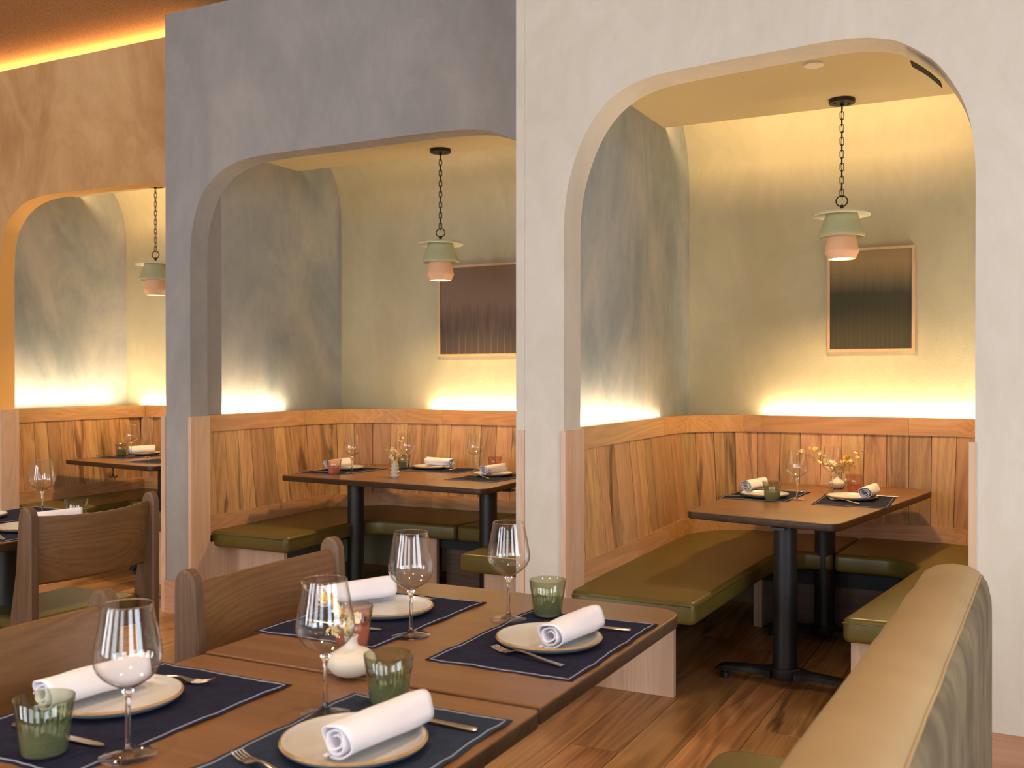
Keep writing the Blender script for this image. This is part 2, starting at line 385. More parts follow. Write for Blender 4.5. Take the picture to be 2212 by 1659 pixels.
M['art2'] = artwork('brown_field_artwork', (.20,.14,.105), (.085,.068,.065), .42, 22, .55, 1.53, 2.13)

# ================================================================ SETTING
# walls: x0,x1 of the wall, opening, front y, thickness
ZT = 2.5885; RAD = .56; CEIL = 3.62; ZS = 2.81; YS = 5.59; YB = 6.09
def arch_wall(name, x0, x1, curve, yf, th, z1, mats, jamb=1):
    """wall pierced by one arch; curve = the measured soft outline of its head from left jamb to right jamb"""
    mb = MB(); P = [Vector(p) for p in curve]; o0, o1 = P[0].x, P[-1].x; arc = []
    for k in range(len(P) - 1):
        a, b_ = P[k], P[k+1]; ta = (P[k+1] - P[max(k-1, 0)])*.5; tb = (P[min(k+2, len(P)-1)] - P[k])*.5
        if k == 0: ta = Vector((0, (b_ - a).length))
        if k == len(P) - 2: tb = Vector((0, -(b_ - a).length))
        for q in range(4):
            t = q/4; h = 2*t**3 - 3*t*t
            v = a*(h + 1) + ta*(t**3 - 2*t*t + t) + b_*(-h) + tb*(t**3 - t*t); arc.append((v.x, v.y))
    arc.append(tuple(P[-1])); arc = [(o0, 0.0)] + arc + [(o1, 0.0)]
    for y, fl in ((yf, False), (yf + th, True)):
        rows = [[(x, y, z) for x, z in arc[1:-1]], [(x, y, z1) for x, z in arc[1:-1]]]
        mb.grid(rows, 0, fl)
        for a, b_ in ((x0, o0), (o1, x1)):
            rows = [[(a, y, z), (b_, y, z)] for z in (0, arc[1 if a == x0 else -2][1], z1)]
            mb.grid(rows, 0, fl)
    mb.grid([[(x, yf, z) for x, z in arc], [(x, yf + th, z) for x, z in arc]], jamb, False)
    mb.add([(x0,yf,0),(x0,yf+th,0),(x0,yf+th,z1),(x0,yf,z1)], [(0,3,2,1)], 0)
    mb.add([(x1,yf,0),(x1,yf+th,0),(x1,yf+th,z1),(x1,yf,z1)], [(0,1,2,3)], 0)
    mb.add([(x0,yf,z1),(x1,yf,z1),(x1,yf+th,z1),(x0,yf+th,z1)], [(0,1,2,3)], 0)
    o = struct(name, mb, mats)
    for p in o.data.polygons:
        if p.material_index == jamb: p.use_smooth = True
    return o
Y1, Y2, Y3 = 3.84, 4.29, 4.571
arch_wall('wall_right', -1.906, 3.4, [(-1.725, 1.96), (-1.717, 2.10), (-1.690, 2.225), (-1.630, 2.37), (-1.552, 2.473), (-1.463, 2.533), (-1.36, 2.566), (-1.235, 2.579), (-1.1, 2.586), (-.956, 2.593), (-.807, 2.599), (-.705, 2.603), (-.616, 2.604), (-.528, 2.598), (-.442, 2.578), (-.386, 2.55), (-.33, 2.51), (-.276, 2.457), (-.215, 2.357), (-.181, 2.257), (-.166, 2.15), (-.162, 2.01)],
    Y1, .175, CEIL, [M['cream'], M['cream']])
arch_wall('wall_middle', -4.463, -1.91, [(-4.272, 2.02), (-4.266, 2.14), (-4.245, 2.26), (-4.189, 2.39), (-4.129, 2.462), (-4.047, 2.52), (-3.948, 2.558), (-3.86, 2.576), (-3.76, 2.584), (-3.6, 2.587), (-3.3, 2.588), (-3.0, 2.589), (-2.732, 2.589), (-2.551, 2.586), (-2.42, 2.577), (-2.333, 2.561), (-2.249, 2.531), (-2.165, 2.485), (-2.08, 2.40), (-2.0, 2.26), (-1.96, 2.12), (-1.952, 2.0)],
    Y2, .135, 3.474, [M['blue'], M['blue']])
arch_wall('wall_left', -9.0, -4.463, [(-6.32, 2.02), (-6.316, 2.14), (-6.307, 2.25), (-6.283, 2.35), (-6.240, 2.42), (-6.175, 2.485), (-6.096, 2.534), (-6.011, 2.563), (-5.92, 2.580), (-5.803, 2.588), (-5.561, 2.588), (-5.3, 2.587), (-5.1, 2.585), (-4.95, 2.581), (-4.855, 2.570), (-4.78, 2.552), (-4.70, 2.51), (-4.62, 2.44), (-4.55, 2.33), (-4.51, 2.2), (-4.50, 2.06)],
    Y3, .115, 3.474, [M['orange'], M['jamb_o']])
# return faces of the stepped walls
struct('wall_return', MB().box(-1.95, -1.9065, Y1 + .002, 4.45, 0, CEIL), M['cream'])
struct('wall_return', MB().box(-4.463, -4.42, Y2 + .13, 4.70, 0, 3.474), M['blue'])
# booth interiors: side walls, back wall with a coved top, soffit
def interior(xl, xr, yf, cove_power, xl2=None):
    struct('wall_booth_side', MB().box(xl - .04, xl, yf, YB + .1, 0, 3.2), M['niche'])
    struct('wall_booth_side', MB().box(xr, xr + .04, yf, YB + .1, 0, 3.2), M['niche'])
    R = .55; prof = [(YB, 0.0), (YB, 2.55)] + [(YB - R + R*cos(pi/2*k/10), 2.55 + R*sin(pi/2*k/10)) for k in range(1, 11)] + [(YS - .05, 2.55 + R)]
    mb = MB().grid([[(xl, y, z) for y, z in prof], [(xr, y, z) for y, z in prof]], 0, True)
    mb.add([(xl, YB + .06, 0), (xr, YB + .06, 0), (xr, YB + .06, 3.16), (xl, YB + .06, 3.16)], [(0, 1, 2, 3)])
    o = struct('wall_booth_back', mb, M['sage']); 
    for p in o.data.polygons: p.use_smooth = True
    struct('ceiling_booth', MB().box(xl + .001, xr - .001, yf + .001, YS, ZS, ZS + .035), M['soffit'])
    area('booth_cove_light', ((xl + xr)/2, YS - .06, ZS + .075), (radians(62), 0, 0), xr - xl - .12, .03, cove_power, (1, .60, .26))
interior(-1.88, .04, Y1 + .175, 13)
interior(-4.55, -1.96, Y2 + .135, 3.0)
interior(-6.79, -4.60, Y3 + .115, 13)
# main ceiling, cove light behind the ochre wall's top edge
struct('ceiling', MB().box(-9.1, 3.5, -3.8, 6.6, CEIL, CEIL + .08), M['ceil'])
struct('wall_back', MB().box(-9.1, 3.5, 6.5, 6.6, 0, CEIL), M['white_wall'])
area('ceiling_cove_light', (-6.8, Y3 + .30, 3.50), (radians(180), 0, 0), 4.6, .05, 36, (1, .56, .22))
struct('wall_far_left', MB().box(-9.1, -9.0, -3.8, 6.5, 0, CEIL), M['white_wall'])
# window walls behind and beside the camera, with glazed openings
mb = MB(); xs = [-9.0] + [v for x in WINX for v in (x - .65, x + .65)] + [3.4]
for i in range(0, len(xs), 2): mb.box(xs[i], xs[i+1], -3.8, -3.7, 0, CEIL)
for x in WINX: mb.box(x - .65, x + .65, -3.8, -3.7, 0, .6); mb.box(x - .65, x + .65, -3.8, -3.7, 2.9, CEIL)
struct('wall_front', mb, M['white_wall'])
for i, x in enumerate(WINX):
    struct('window_%d' % (i + 1), MB().box(x - .65, x + .65, -3.77, -3.765, .6, 2.9), M['pane'])
mb = MB(); ys = [-3.8, -2.4, -.8, .2, 1.8, 6.5]
for i in range(0, 6, 2): mb.box(3.4, 3.5, ys[i], ys[i+1], 0, CEIL)
for a, b_ in ((-2.4, -.8), (.2, 1.8)): mb.box(3.4, 3.5, a, b_, 0, .6); mb.box(3.4, 3.5, a, b_, 2.9, CEIL)
struct('wall_far_right', mb, M['white_wall'])
for i, (a, b_) in enumerate(((-2.4, -.8), (.2, 1.8))):
    struct('window_%d' % (i + 5), MB().box(3.46, 3.465, a, b_, .6, 2.9), M['pane'])

# floor: wide oak boards running into the booths, each board its own piece
fl = struct('floor', MB().box(-9.1, 3.5, -3.8, 6.6, -.10, -.012), M['blackboard'])
unit = MB().hexa([(0,0,-.012),(1,0,-.012),(1,1,-.012),(0,1,-.012),(.004,.0006,0),(.996,.0006,0),(.996,.9994,0),(.004,.9994,0)])
first = None; BW = .192; x = -9.0; boards = []; rng = random.Random(4)
while x < 3.4:
    y = -3.7 + rng.random() * -1.2 ; y = max(y, -3.7)
    far = x < -7.2 or x > .9
    ln0 = rng.uniform(.4, 2.2)
    while y < 6.45:
        ln = (10.3 if far else (ln0 if y < -3.6 else rng.uniform(1.5, 2.3)))
        ln = min(ln, 6.46 - y)
        if ln < .25: break
        boards.append((x, y, ln)); y += ln
    x += BW
for bx, by, bl in boards:
    if first is None:
        first = unit.build('floor_board', M['floor'], fl); o = first
    else:
        o = first.copy(); C.objects.link(o)
    o.location = (bx, by, 0); o.scale = (BW - .0015, bl - .002, 1)
struct('baseboard_right', MB().box(-.161, 3.4, Y1 - .016, Y1, 0, .14), M['base'])
struct('baseboard_pier', MB().box(-1.905, -1.735, Y1 - .016, Y1, 0, .14), M['base'])
struct('baseboard_middle', MB().box(-4.463, -4.275, Y2 - .016, Y2, 0, .19), M['base'])
struct('baseboard_left', MB().box(-9.0, -6.31, Y3 - .016, Y3, 0, .19), M['base'])

# ---------------------------------------------------------------- booth benches
def arcpts(c, r, a0, a1, n=7): return [(c[0] + r*cos(a0 + (a1-a0)*k/n), c[1] + r*sin(a0 + (a1-a0)*k/n)) for k in range(n+1)]
def fillet(P, radii, n=8):
    out = []
    for i, p in enumerate(P):
        r = radii[i]
        if r == 0 or i in (0, len(P)-1): out.append(p); continue
        p = Vector(p); a = (Vector(P[i-1]) - p).normalized(); b_ = (Vector(P[i+1]) - p).normalized()
        ang = a.angle(b_); t = r / math.tan(ang/2); c = p + (a + b_).normalized() * r / sin(ang/2)
        s = p + a*t; e = p + b_*t; a0 = math.atan2(s.y-c.y, s.x-c.x); a1 = math.atan2(e.y-c.y, e.x-c.x)
        d = (a1 - a0 + pi) % (2*pi) - pi
        out += [(c.x + r*cos(a0 + d*k/n), c.y + r*sin(a0 + d*k/n)) for k in range(n+1)]
    return out
def rpoly(P, r, n=5):   # closed polygon rounding
    out = []; N = len(P)
    R = r if isinstance(r, (list, tuple)) else [r]*N
    for i in range(N):
        f = fillet([P[i-1], P[i], P[(i+1) % N]], [0, R[i], 0], n) if R[i] > 0 else [P[i-1], P[i], P[(i+1) % N]]
        out += f[1:-1]
    return out
def cpoly(P, r): return rpoly(P, [max(.027, v) for v in r])
class Path:
    def __init__(s, pts):
        s.p = [Vector(p) for p in pts]; s.s = [0]
        for a, b_ in zip(s.p, s.p[1:]): s.s.append(s.s[-1] + (b_-a).length)
        s.n = []
        for i in range(len(s.p)):
            t = (s.p[min(i+1, len(s.p)-1)] - s.p[max(i-1, 0)]).normalized(); s.n.append(Vector((-t.y, t.x)))
        s.L = s.s[-1]
    def at(s, d, off):      # point at arc length d pushed outwards (left of travel) by off
        d = min(max(d, 0), s.L); i = 0
        while i < len(s.s) - 2 and s.s[i+1] < d: i += 1
        f = (d - s.s[i]) / max(1e-9, s.s[i+1] - s.s[i]); q = s.p[i].lerp(s.p[i+1], f); n = s.n[i].lerp(s.n[i+1], f).normalized()
        return q + n * off
SLANT = .065
def strip(path, d0, d1, z0, z1, f0, thick, n, back=None):
    """curved board standing along the path; f0 = how far it stands proud of the panel plane"""
    rows = []
    for k in range(n + 1):
        d = d0 + (d1 - d0) * k / n; r = []
        for z, side in ((z0, 0), (z1, 0), (z1, 1), (z0, 1), (z0, 0)):
            off = SLANT * (z - .465) / .673 - f0
            if side: off = (back if back is not None else off + thick)
            q = path.at(d, off); r.append((q.x, q.y, z))
        rows.append(r)
    mb = MB().grid(rows, 0, False)
    mb.add(rows[0][:4], [(0, 1, 2, 3)]); mb.add(rows[-1][:4], [(3, 2, 1, 0)])
    return mb
def cushion(poly, parent, off, name='seat_cushion', z0=.372, z1=.465, radii=.0):
    mb = MB().prism(poly, z0, z1, .022, 0, 4)
    o = mb.build(name, M['leather'], parent, smooth=40, off=off)
    # piped seam a little below the top edge
    return o
def seam(pts, parent, off, z=.452):
    MB().tube([(x, y, z) for x, y in pts], .0026, 5).build('piping', M['leather'], parent, off=off, smooth=True)
def bench(label, loc, pts, radii, splits, low_splits, posts):
    root = thing('booth_bench', label, 'bench', loc)
    path = Path(fillet(pts, radii, 9)); L = path.L
    r2 = random.Random(int(abs(loc[0]) * 100))
    d = 0.0
    while d < L - .03:
        w = .118 + r2.uniform(-.004, .004); e = min(d + w, L)
        strip(path, d + .0016, e - .0016, .548, 1.045, r2.uniform(-.0015, .0015), .016, 2).build('plank', M['plank'], root, off=loc, fix=True)
        d = e
    strip(path, 0, L, .44, 1.06, -.017, .012, 60).build('leak_blocker', M['blackboard'], root, off=loc, fix=True)  # unseen dark sheet added to stop light leaking between the planks
    S = [0] + splits(path) + [L]
    for i in range(len(S) - 1):
        a, b_ = S[i], S[i+1]; side = i == 0 or i == len(S) - 2
        o = strip(path, a + .0006, b_ - .0006, 1.043, 1.141, .009, 0, 10, back=SLANT + .036).build('top_rail', M['raily'] if side else M['rail'], root, off=loc, fix=True)
    S = [0] + low_splits(path) + [L]
    for i in range(len(S) - 1):
        a, b_ = S[i], S[i+1]; side = i == 0 or i == len(S) - 2
        strip(path, a + .0006, b_ - .0006, .44, .55, .009, .03, 10).build('bottom_rail', M['raily'] if side else M['rail'], root, off=loc, fix=True)
    for x0, x1, y0, y1 in posts:
        MB().box(x0, x1, y0, y1, 0, 1.141).build('end_post', M['post'], root, off=loc)
    return root, path
def led(x0, y0, x1, y1, power):     # warm strip in the gap behind the top rail
    L = math.hypot(x1-x0, y1-y0); a = math.atan2(y1-y0, x1-x0)
    o = area('led_strip_light', ((x0+x1)/2, (y0+y1)/2, 1.128), (radians(180), 0, a), L, .018, power*.85*L, (1, .72, .44))
    return o

# --- right booth
lb = (-1.72, 4.0, 0)
P1 = [(-1.725, 3.985), (-1.795, 5.975), (-.10, 5.93), (-.07, 3.985)]
b1, path1 = bench('oak-clad U-shaped booth bench with olive seats in the cream arch', lb,
    [(-1.728, 3.995), (-1.772, 5.955), (-.11, 5.955), (-.10, 3.995)], [0, .42, .35, 0],
    lambda p: [1.42, 2.22, p.L - 2.45, p.L - 1.75] if 0 else [1.40, 2.05, 2.95, p.L - 1.95],
    lambda p: [1.32, 2.6, p.L - 1.98], [(-1.731, -1.712, Y1 - .012, Y1 + .19), (-.181, -.158, Y1 - .012, Y1 + .19)])
off1 = [(-1.735, 3.90), (-1.766, 5.4)] 
cushion(cpoly([(-1.148, 5.04), (-1.12, 5.24), (-1.02, 5.31), (-.885, 5.31), (-.845, 5.948), (-1.62, 5.948), (-1.757, 5.60), (-1.742, 4.0), (-1.722, 3.895), (-1.176, 3.885)],
    [.06, .06, .04, .025, .025, .16, .16, .02, .028, .035]), b1, lb)
cushion(cpoly([(-.838, 5.948), (-.878, 5.31), (-.60, 5.31), (-.455, 5.16), (-.620, 3.905), (-.125, 3.93), (-.118, 5.8), (-.26, 5.948)],
    [.02, .02, .12, .06, .03, .02, .1, .1]), b1, lb)
MB().box(-1.731, -1.712, Y1 + .19, 4.15, 0, .40).build('side_panel', M['post'], b1, off=lb)
MB().box(-1.70, -1.34, 4.125, 4.155, 0, .372).build('end_panel', M['post'], b1, off=lb)
MB().box(-1.336, -1.291, 5.515, 5.93, 0, .372).build('support_panel', M['post'], b1, off=lb)
MB().box(-1.72, -1.30, 4.16, 5.6, .345, .372).build('seat_board', M['blackboard'], b1, off=lb)
MB().box(-1.291, -.12, 5.50, 5.94, .262, .372).build('seat_board', M['blackboard'], b1, off=lb)
MB().box(-1.291, -.60, 5.56, 5.585, 0, .262).build('base_board', M['darkboard'], b1, off=lb)
MB().box(-.60, -.13, 4.02, 4.05, 0, .372).build('end_panel', M['post'], b1, off=lb)
MB().box(-.56, -.13, 4.06, 5.50, .345, .372).build('seat_board', M['blackboard'], b1, off=lb)
seam([(-1.72, 3.893), (-1.19, 3.884)], b1, lb, .449); seam([(-1.173, 3.90), (-1.146, 5.04), (-1.118, 5.24)], b1, lb, .450)
seam([(-.615, 3.903), (-.13, 3.928)], b1, lb, .449)
led(-1.855, 4.05, -1.857, 5.52, 15); led(-1.40, 6.063, .0, 6.063, 15); led(.015, 4.1, .015, 5.9, 10)

# --- middle booth
lb = (-4.27, 4.43, 0)
b2, path2 = bench('oak-clad curved booth bench with olive seats in the blue-grey arch', lb,
    [(-4.278, 4.42), (-4.375, 5.955), (-2.03, 5.955), (-2.02, 4.42)], [0, .48, .35, 0],
    lambda p: [1.05, 2.05, p.L - 1.9], lambda p: [1.02, 2.0, p.L - 1.8], [(-4.278, -4.255, Y2 - .012, Y2 + .14), (-1.935, -1.9085, Y1 - .004, Y1 + .10)])
cushion(cpoly([(-4.292, 4.46), (-3.70, 4.445), (-3.735, 5.15), (-3.66, 5.26), (-3.10, 5.28), (-2.99, 5.945), (-4.05, 5.945), (-4.345, 5.60)],
    [.02, .03, .06, .12, .02, .02, .2, .15]), b2, lb)
cushion(cpoly([(-3.092, 5.28), (-2.60, 5.28), (-2.585, 4.44), (-2.035, 4.44), (-2.04, 5.945), (-2.982, 5.945)], [.02, .1, .03, .02, .1, .02]), b2, lb)
MB().box(-4.278, -4.255, Y2 + .14, 4.63, 0, .40).build('side_panel', M['post'], b2, off=lb)
MB().box(-4.26, -3.85, 4.60, 4.63, 0, .372).build('end_panel', M['post'], b2, off=lb)
MB().box(-3.62, -3.58, 5.42, 5.93, 0, .372).build('support_panel', M['post'], b2, off=lb)
MB().box(-3.58, -3.30, 5.40, 5.43, 0, .372).build('support_panel', M['post'], b2, off=lb)
MB().box(-4.26, -3.83, 4.64, 5.9, .345, .372).build('seat_board', M['blackboard'], b2, off=lb)
MB().box(-3.58, -2.05, 5.45, 5.93, .29, .372).build('seat_board', M['blackboard'], b2, off=lb)
MB().box(-3.30, -2.66, 5.52, 5.545, 0, .29).build('base_board', M['darkboard'], b2, off=lb)
MB().box(-2.50, -2.04, 4.56, 4.59, 0, .372).build('end_panel', M['post'], b2, off=lb)
MB().box(-2.52, -2.04, 4.6, 5.45, .345, .372).build('seat_board', M['blackboard'], b2, off=lb)
seam([(-4.28, 4.455), (-3.72, 4.442)], b2, lb); seam([(-3.698, 4.47), (-3.733, 5.14)], b2, lb)
led(-4.50, 4.48, -4.505, 5.42, 13); led(-3.75, 6.063, -2.1, 6.063, 15); led(-1.985, 4.5, -1.985, 5.9, 8)

# --- left booth
lb = (-6.30, 4.70, 0)
b3, path3 = bench('oak-clad square-cornered booth bench in the ochre arch', lb,
    [(-6.37, 4.69), (-6.45, 5.955), (-4.68, 5.955), (-4.67, 4.69)], [0, .06, .06, 0],
    lambda p: [1.262, p.L - 1.27], lambda p: [1.262, p.L - 1.27], [(-6.318, -6.29, Y3 - .012, Y3 + .125), (-4.50, -4.4645, Y2 - .004, Y2 + .10)])
cushion(cpoly([(-6.385, 4.72), (-5.82, 4.70), (-5.85, 5.28), (-5.78, 5.34), (-4.70, 5.34), (-4.69, 5.945), (-6.44, 5.945)], [.02, .03, .05, .05, .02, .02, .02]), b3, lb)
cushion(cpoly([(-5.22, 4.72), (-4.69, 4.72), (-4.69, 5.33), (-5.20, 5.33)], [.03, .02, .02, .02]), b3, lb)
MB().box(-6.318, -6.29, Y3 + .125, 4.87, 0, .40).build('side_panel', M['post'], b3, off=lb)
MB().box(-6.29, -5.95, 4.84, 4.87, 0, .372).build('end_panel', M['post'], b3, off=lb)
MB().box(-6.36, -5.90, 4.88, 5.9, .345, .372).build('seat_board', M['blackboard'], b3, off=lb)
MB().box(-5.90, -4.7, 5.50, 5.93, .29, .372).build('seat_board', M['blackboard'], b3, off=lb)
MB().box(-5.90, -4.7, 5.55, 5.575, 0, .29).build('base_board', M['darkboard'], b3, off=lb)
MB().box(-5.12, -4.7, 4.85, 4.88, 0, .372).build('end_panel', M['post'], b3, off=lb)
led(-6.68, 4.75, -6.68, 5.95, 15); led(-6.60, 6.063, -4.7, 6.063, 14)
# narrow timber cap filling the gap beside the flared side panels
# ---------------------------------------------------------------- booth ceilings' fittings
sm = MB(); sm.lathe([(.001, -.014), (.034, -.014), (.045, -.010), (.048, 0)], n=28)
o = sm.build('smoke_detector', M['smoke'], smooth=40, fix=True); o.location = (-.88, 4.76, ZS)
tag(o, 'small round white disc fitted in the booth ceiling under the cream arch', 'detector')
mb = MB(); n = 10
def arcR(a, r): r = r - RAD + .487; return (-.165 - .487 + r*sin(a), 2.105 + r*cos(a))
a0, a1 = radians(34), radians(50)
rows = [[(arcR(a0 + (a1-a0)*k/n, RAD - .002)[0], y, arcR(a0 + (a1-a0)*k/n, RAD - .002)[1]) for k in range(n+1)] for y in (Y1 + .05, Y1 + .13)]
rows2 = [[(arcR(a0 + (a1-a0)*k/n, RAD + .001)[0], y, arcR(a0 + (a1-a0)*k/n, RAD + .001)[1]) for k in range(n+1)] for y in (Y1 + .13, Y1 + .05)]
mb.grid(rows + rows2 + [rows[0]])
o = mb.build('linear_vent', M['slot']); tag(o, 'narrow black slot let into the curved top corner of the cream arch', 'vent')

# ---------------------------------------------------------------- pendant lamps
def make_lamp():
    r = thing('pendant_lamp', '', 'lamp')          # origin at the ceiling
    MB().cyl(.066, -.022, 0, n=40).build('canopy', M['bronze'], r, smooth=40)
    mb = MB()
    for a in (0, pi): mb.cyl(.006, -.028, -.020, (.038*cos(a+.5), .038*sin(a+.5), 0), 10)
    mb.build('screw', M['black'], r, smooth=40)
    MB().tube([(0,0,-.018),(0,0,-.034)], .010, 12).build('canopy_loop', M['bronze'], r, smooth=True)
    LK = 14; top, bot = -.034, -.502; pitch = (top - bot) / LK
    lk = []
    for k in range(20):
        a = 2*pi*k/20; lk.append((.0095*cos(a), 0, (pitch*.5 - .0095 + .0045)*(1 if sin(a) > 0 else -1) + .0095*sin(a)))
    proto = MB().tube(lk, .0023, 6, closed=True).build('chain_link', M['bronze'], r, smooth=True)
    for i in range(LK):
        o = proto if i == 0 else proto.copy()
        if i: C.objects.link(o)
        o.location = (0, 0, top - pitch*(i + .5)); o.rotation_euler = (0, 0, radians(20) if i % 2 else radians(110))
    cord = [(.004*sin(i*1.1), .004*cos(i*1.1), -.02 - .5*i/24) for i in range(25)]
    MB().tube(cord, .0013, 5).build('cord', M['black'], r, smooth=True)
    MB().tube([(.0275*cos(2*pi*k/24), .008*cos(2*pi*k/24), -.528 + .0275*sin(2*pi*k/24)) for k in range(24)], .0034, 8, closed=True).build('ring', M['bronze'], r, smooth=True)
    MB().tube([(0,0,-.548),(0,0,-.572)], [.008, .010], 12).build('stem_cap', M['bronze'], r, smooth=True)
    z = -.572
    MB().lathe([(.006, 0), (.05, -.003), (.10, -.010), (.135, -.019), (.143, -.026), (.1435, -.031), (.141, -.034), (.136, -.030), (.10, -.020), (.05, -.013), (.02, -.011)], (0,0,z), 56).build('top_dish', M['dish'], r, smooth=True)
    MB().lathe([(.02, -.012), (.070, -.014), (.078, -.018), (.088, -.05), (.104, -.098), (.1165, -.128), (.1175, -.136), (.1165, -.143), (.112, -.1455), (.108, -.141), (.096, -.10), (.08, -.055), (.072, -.026), (.02, -.020)], (0,0,z), 56).build('upper_shade', M['green'], r, smooth=50)
    MB().lathe([(.02, -.105), (.060, -.107), (.064, -.112), (.073, -.16), (.0845, -.212), (.0855, -.219), (.083, -.227), (.069, -.2565), (.066, -.2575), (.064, -.254), (.076, -.222), (.070, -.18), (.058, -.12), (.02, -.113)], (0,0,z), 48).build('lower_shade', M['peach'], r, smooth=28)
    MB().disc(.066, -.247, (0,0,z), 32, False).build('diffuser', M['glow'], r)
    return r
def lamp_light(x, y, p):
    l = D.lights.new('pendant_light', 'SPOT'); l.energy = p; l.color = (1, .62, .25); l.spot_size = radians(150); l.spot_blend = .7; l.shadow_soft_size = .06
    o = D.objects.new('pendant_light', l); C.objects.link(o); o.location = (x, y, ZS - .572 - .262)
    l = D.lights.new('pendant_uplight', 'POINT'); l.energy = p*.012; l.color = (1, .72, .42); l.shadow_soft_size = .01
LP = Proto(make_lamp)
for x, y, w_ in ((-.862, 5.438, 'cream arch, in front of the small dark picture'), (-3.311, 5.466, 'blue-grey arch, beside the wide brown picture'), (-5.793, 5.47, 'ochre arch, half hidden by the blue-grey pier')):
    LP.put((x, y, ZS), 0, 'three-tier ceramic pendant in the ' + w_, 'ceramic pendants over the booth tables')
    lamp_light(x, y, 82)

# ---------------------------------------------------------------- framed pictures
def picture(x0, x1, z0, z1, mat, label):
    r = thing('framed_picture', label, 'picture', ((x0+x1)/2, YB - .002, z0)); off = ((x0+x1)/2, YB - .002, z0)
    w_ = .015; y0, y1 = YB - .034, YB - .002
    for a, b_, c, d in ((x0, x1, z0, z0+w_), (x0, x1, z1-w_, z1), (x0, x0+w_, z0+w_, z1-w_), (x1-w_, x1, z0+w_, z1-w_)):
        MB().box(a, b_, y0, y1, c, d).build('frame_bar', M['frame'], r, off=off)
    MB().box(x0 + w_, x1 - w_, y0 + .010, y1 - .004, z0 + w_, z1 - w_).build('artwork', mat, r, off=off)
picture(-1.041, -.566, 1.515, 2.110, M['art1'], 'small upright dark picture in a pale frame inside the cream arch')
picture(-3.69, -2.55, 1.515, 2.146, M['art2'], 'wide brown picture in a pale frame cut off by the cream wall')

# ---------------------------------------------------------------- tables
def column_base(x, y, parent, off, ang=0, h=.715, arm=.30):
    c = (x, y, 0)
    MB().cyl(.052, .075, h, c, 32).build('column', M['black'], parent, smooth=40, off=off)
    mb = MB(); mb.lathe([(.0, .040), (.062, .040), (.066, .046), (.066, .082), (.060, .088), (.0, .088)], c, 32)
    for s in (-1, 1):
        d = Vector((cos(ang), sin(ang), 0)) * s; n = Vector((-d.y, d.x, 0)); P = Vector(c)
        sec = []
        for t, w_, z0, z1 in ((.05, .058, .040, .084), (.105, .030, .044, .078), (.15, .027, .046, .076), (arm - .03, .027, .040, .068), (arm, .024, .036, .058), (arm + .018, .012, .034, .042)):
            q = P + d*t; sec.append([(q + n*w_ + Vector((0,0,z0))), (q + n*w_ + Vector((0,0,(z0*.3+z1*.7)))), (q + n*w_*.6 + Vector((0,0,z1))), (q - n*w_*.6 + Vector((0,0,z1))), (q - n*w_ + Vector((0,0,(z0*.3+z1*.7)))), (q - n*w_ + Vector((0,0,z0))), (q + n*w_ + Vector((0,0,z0)))])
        mb.grid([[tuple(v) for v in r] for r in sec], 0, s > 0)
        mb.add([tuple(v) for v in sec[-1][:6]], [tuple(range(6))])
    fo = mb.build('pedestal_foot', M['black'], parent, smooth=35, off=off, fix=True)
    for s in (-1, 1):
        g = MB(); q = Vector(c) + Vector((cos(ang), sin(ang), 0)) * s * (arm - .025)
        g.cyl(.020, 0, .026, (q.x, q.y, 0), 18); g.cyl(.011, .024, .045, (q.x, q.y, 0), 12)
        g.build('glide', M['black'], fo, smooth=40, off=off)
    MB().box(x - .16, x + .16, y - .03, y + .03, h - .004, h + .008).box(x - .03, x + .03, y - .16, y + .16, h - .004, h + .008).build('mounting_plate', M['black'], parent, off=off)
def table(label, poly, r, zt, cols, ang=0, th=.034, group=None, hook=None):
    cx = sum(p[0] for p in poly) / len(poly); cy = sum(p[1] for p in poly) / len(poly); off = (cx, cy, 0)
    t = thing('dining_table', label, 'table', off, 0, group)
    pl = rpoly(poly, r)
    MB().prism(pl, zt - th, zt - .0012, .006, 0, 3).build('table_edge', M['edge'], t, smooth=35, off=off)
    MB().prism(pl, zt - .0045, zt, .0035, 0, 3).build('tabletop', M['top'], t, smooth=35, off=off)
    for x, y in cols: column_base(x, y, t, off, ang, zt - th - .008)
    if hook:
        x, y = hook; pts = [(x, y, zt - th), (x, y, zt - th - .05)]
        mb = MB().tube(pts, .005, 8)
        for s in (-1, 1): mb.tube([(x, y, zt - th - .045)] + [(x + s*(.02 + .018*sin(a)), y, zt - th - .05 - .018*cos(a) + .0) for a in (-.6, 0, .7, 1.3)], .005, 8)
        mb.build('bag_hook', M['black'], t, smooth=True, off=off)
    return t
table('trapezoid-topped brown table on two black columns in the cream arch booth', [(-1.385, 4.44), (-.70, 4.30), (-.455, 5.80), (-.56, 6.0 - .08), (-1.33, 5.86)], [.04, .07, .05, .06, .03], .757, [(-.95, 4.50), (-.93, 5.36)], radians(-4))
table('brown table on two black columns in the blue-grey arch booth', [(-4.135, 4.915), (-2.625, 4.80), (-2.70, 5.87), (-4.10, 5.87)], [.02, .06, .05, .04], .757, [(-3.73, 5.14), (-2.79, 5.14)], radians(90))
table('brown table with a bag hook beneath it in the ochre arch booth', [(-6.36, 5.13), (-5.33, 4.99), (-5.25, 5.85), (-6.33, 5.87)], [.02, .07, .05, .04], .757, [(-5.52, 5.30)], radians(90), hook=(-5.80, 5.08))
table('nearer brown table of the pair beside the suede banquette', [(-1.622, .62), (-.795, .62), (-.795, 1.666), (-1.622, 1.666)], .012, .753, [(-1.21, 1.1)], 0)
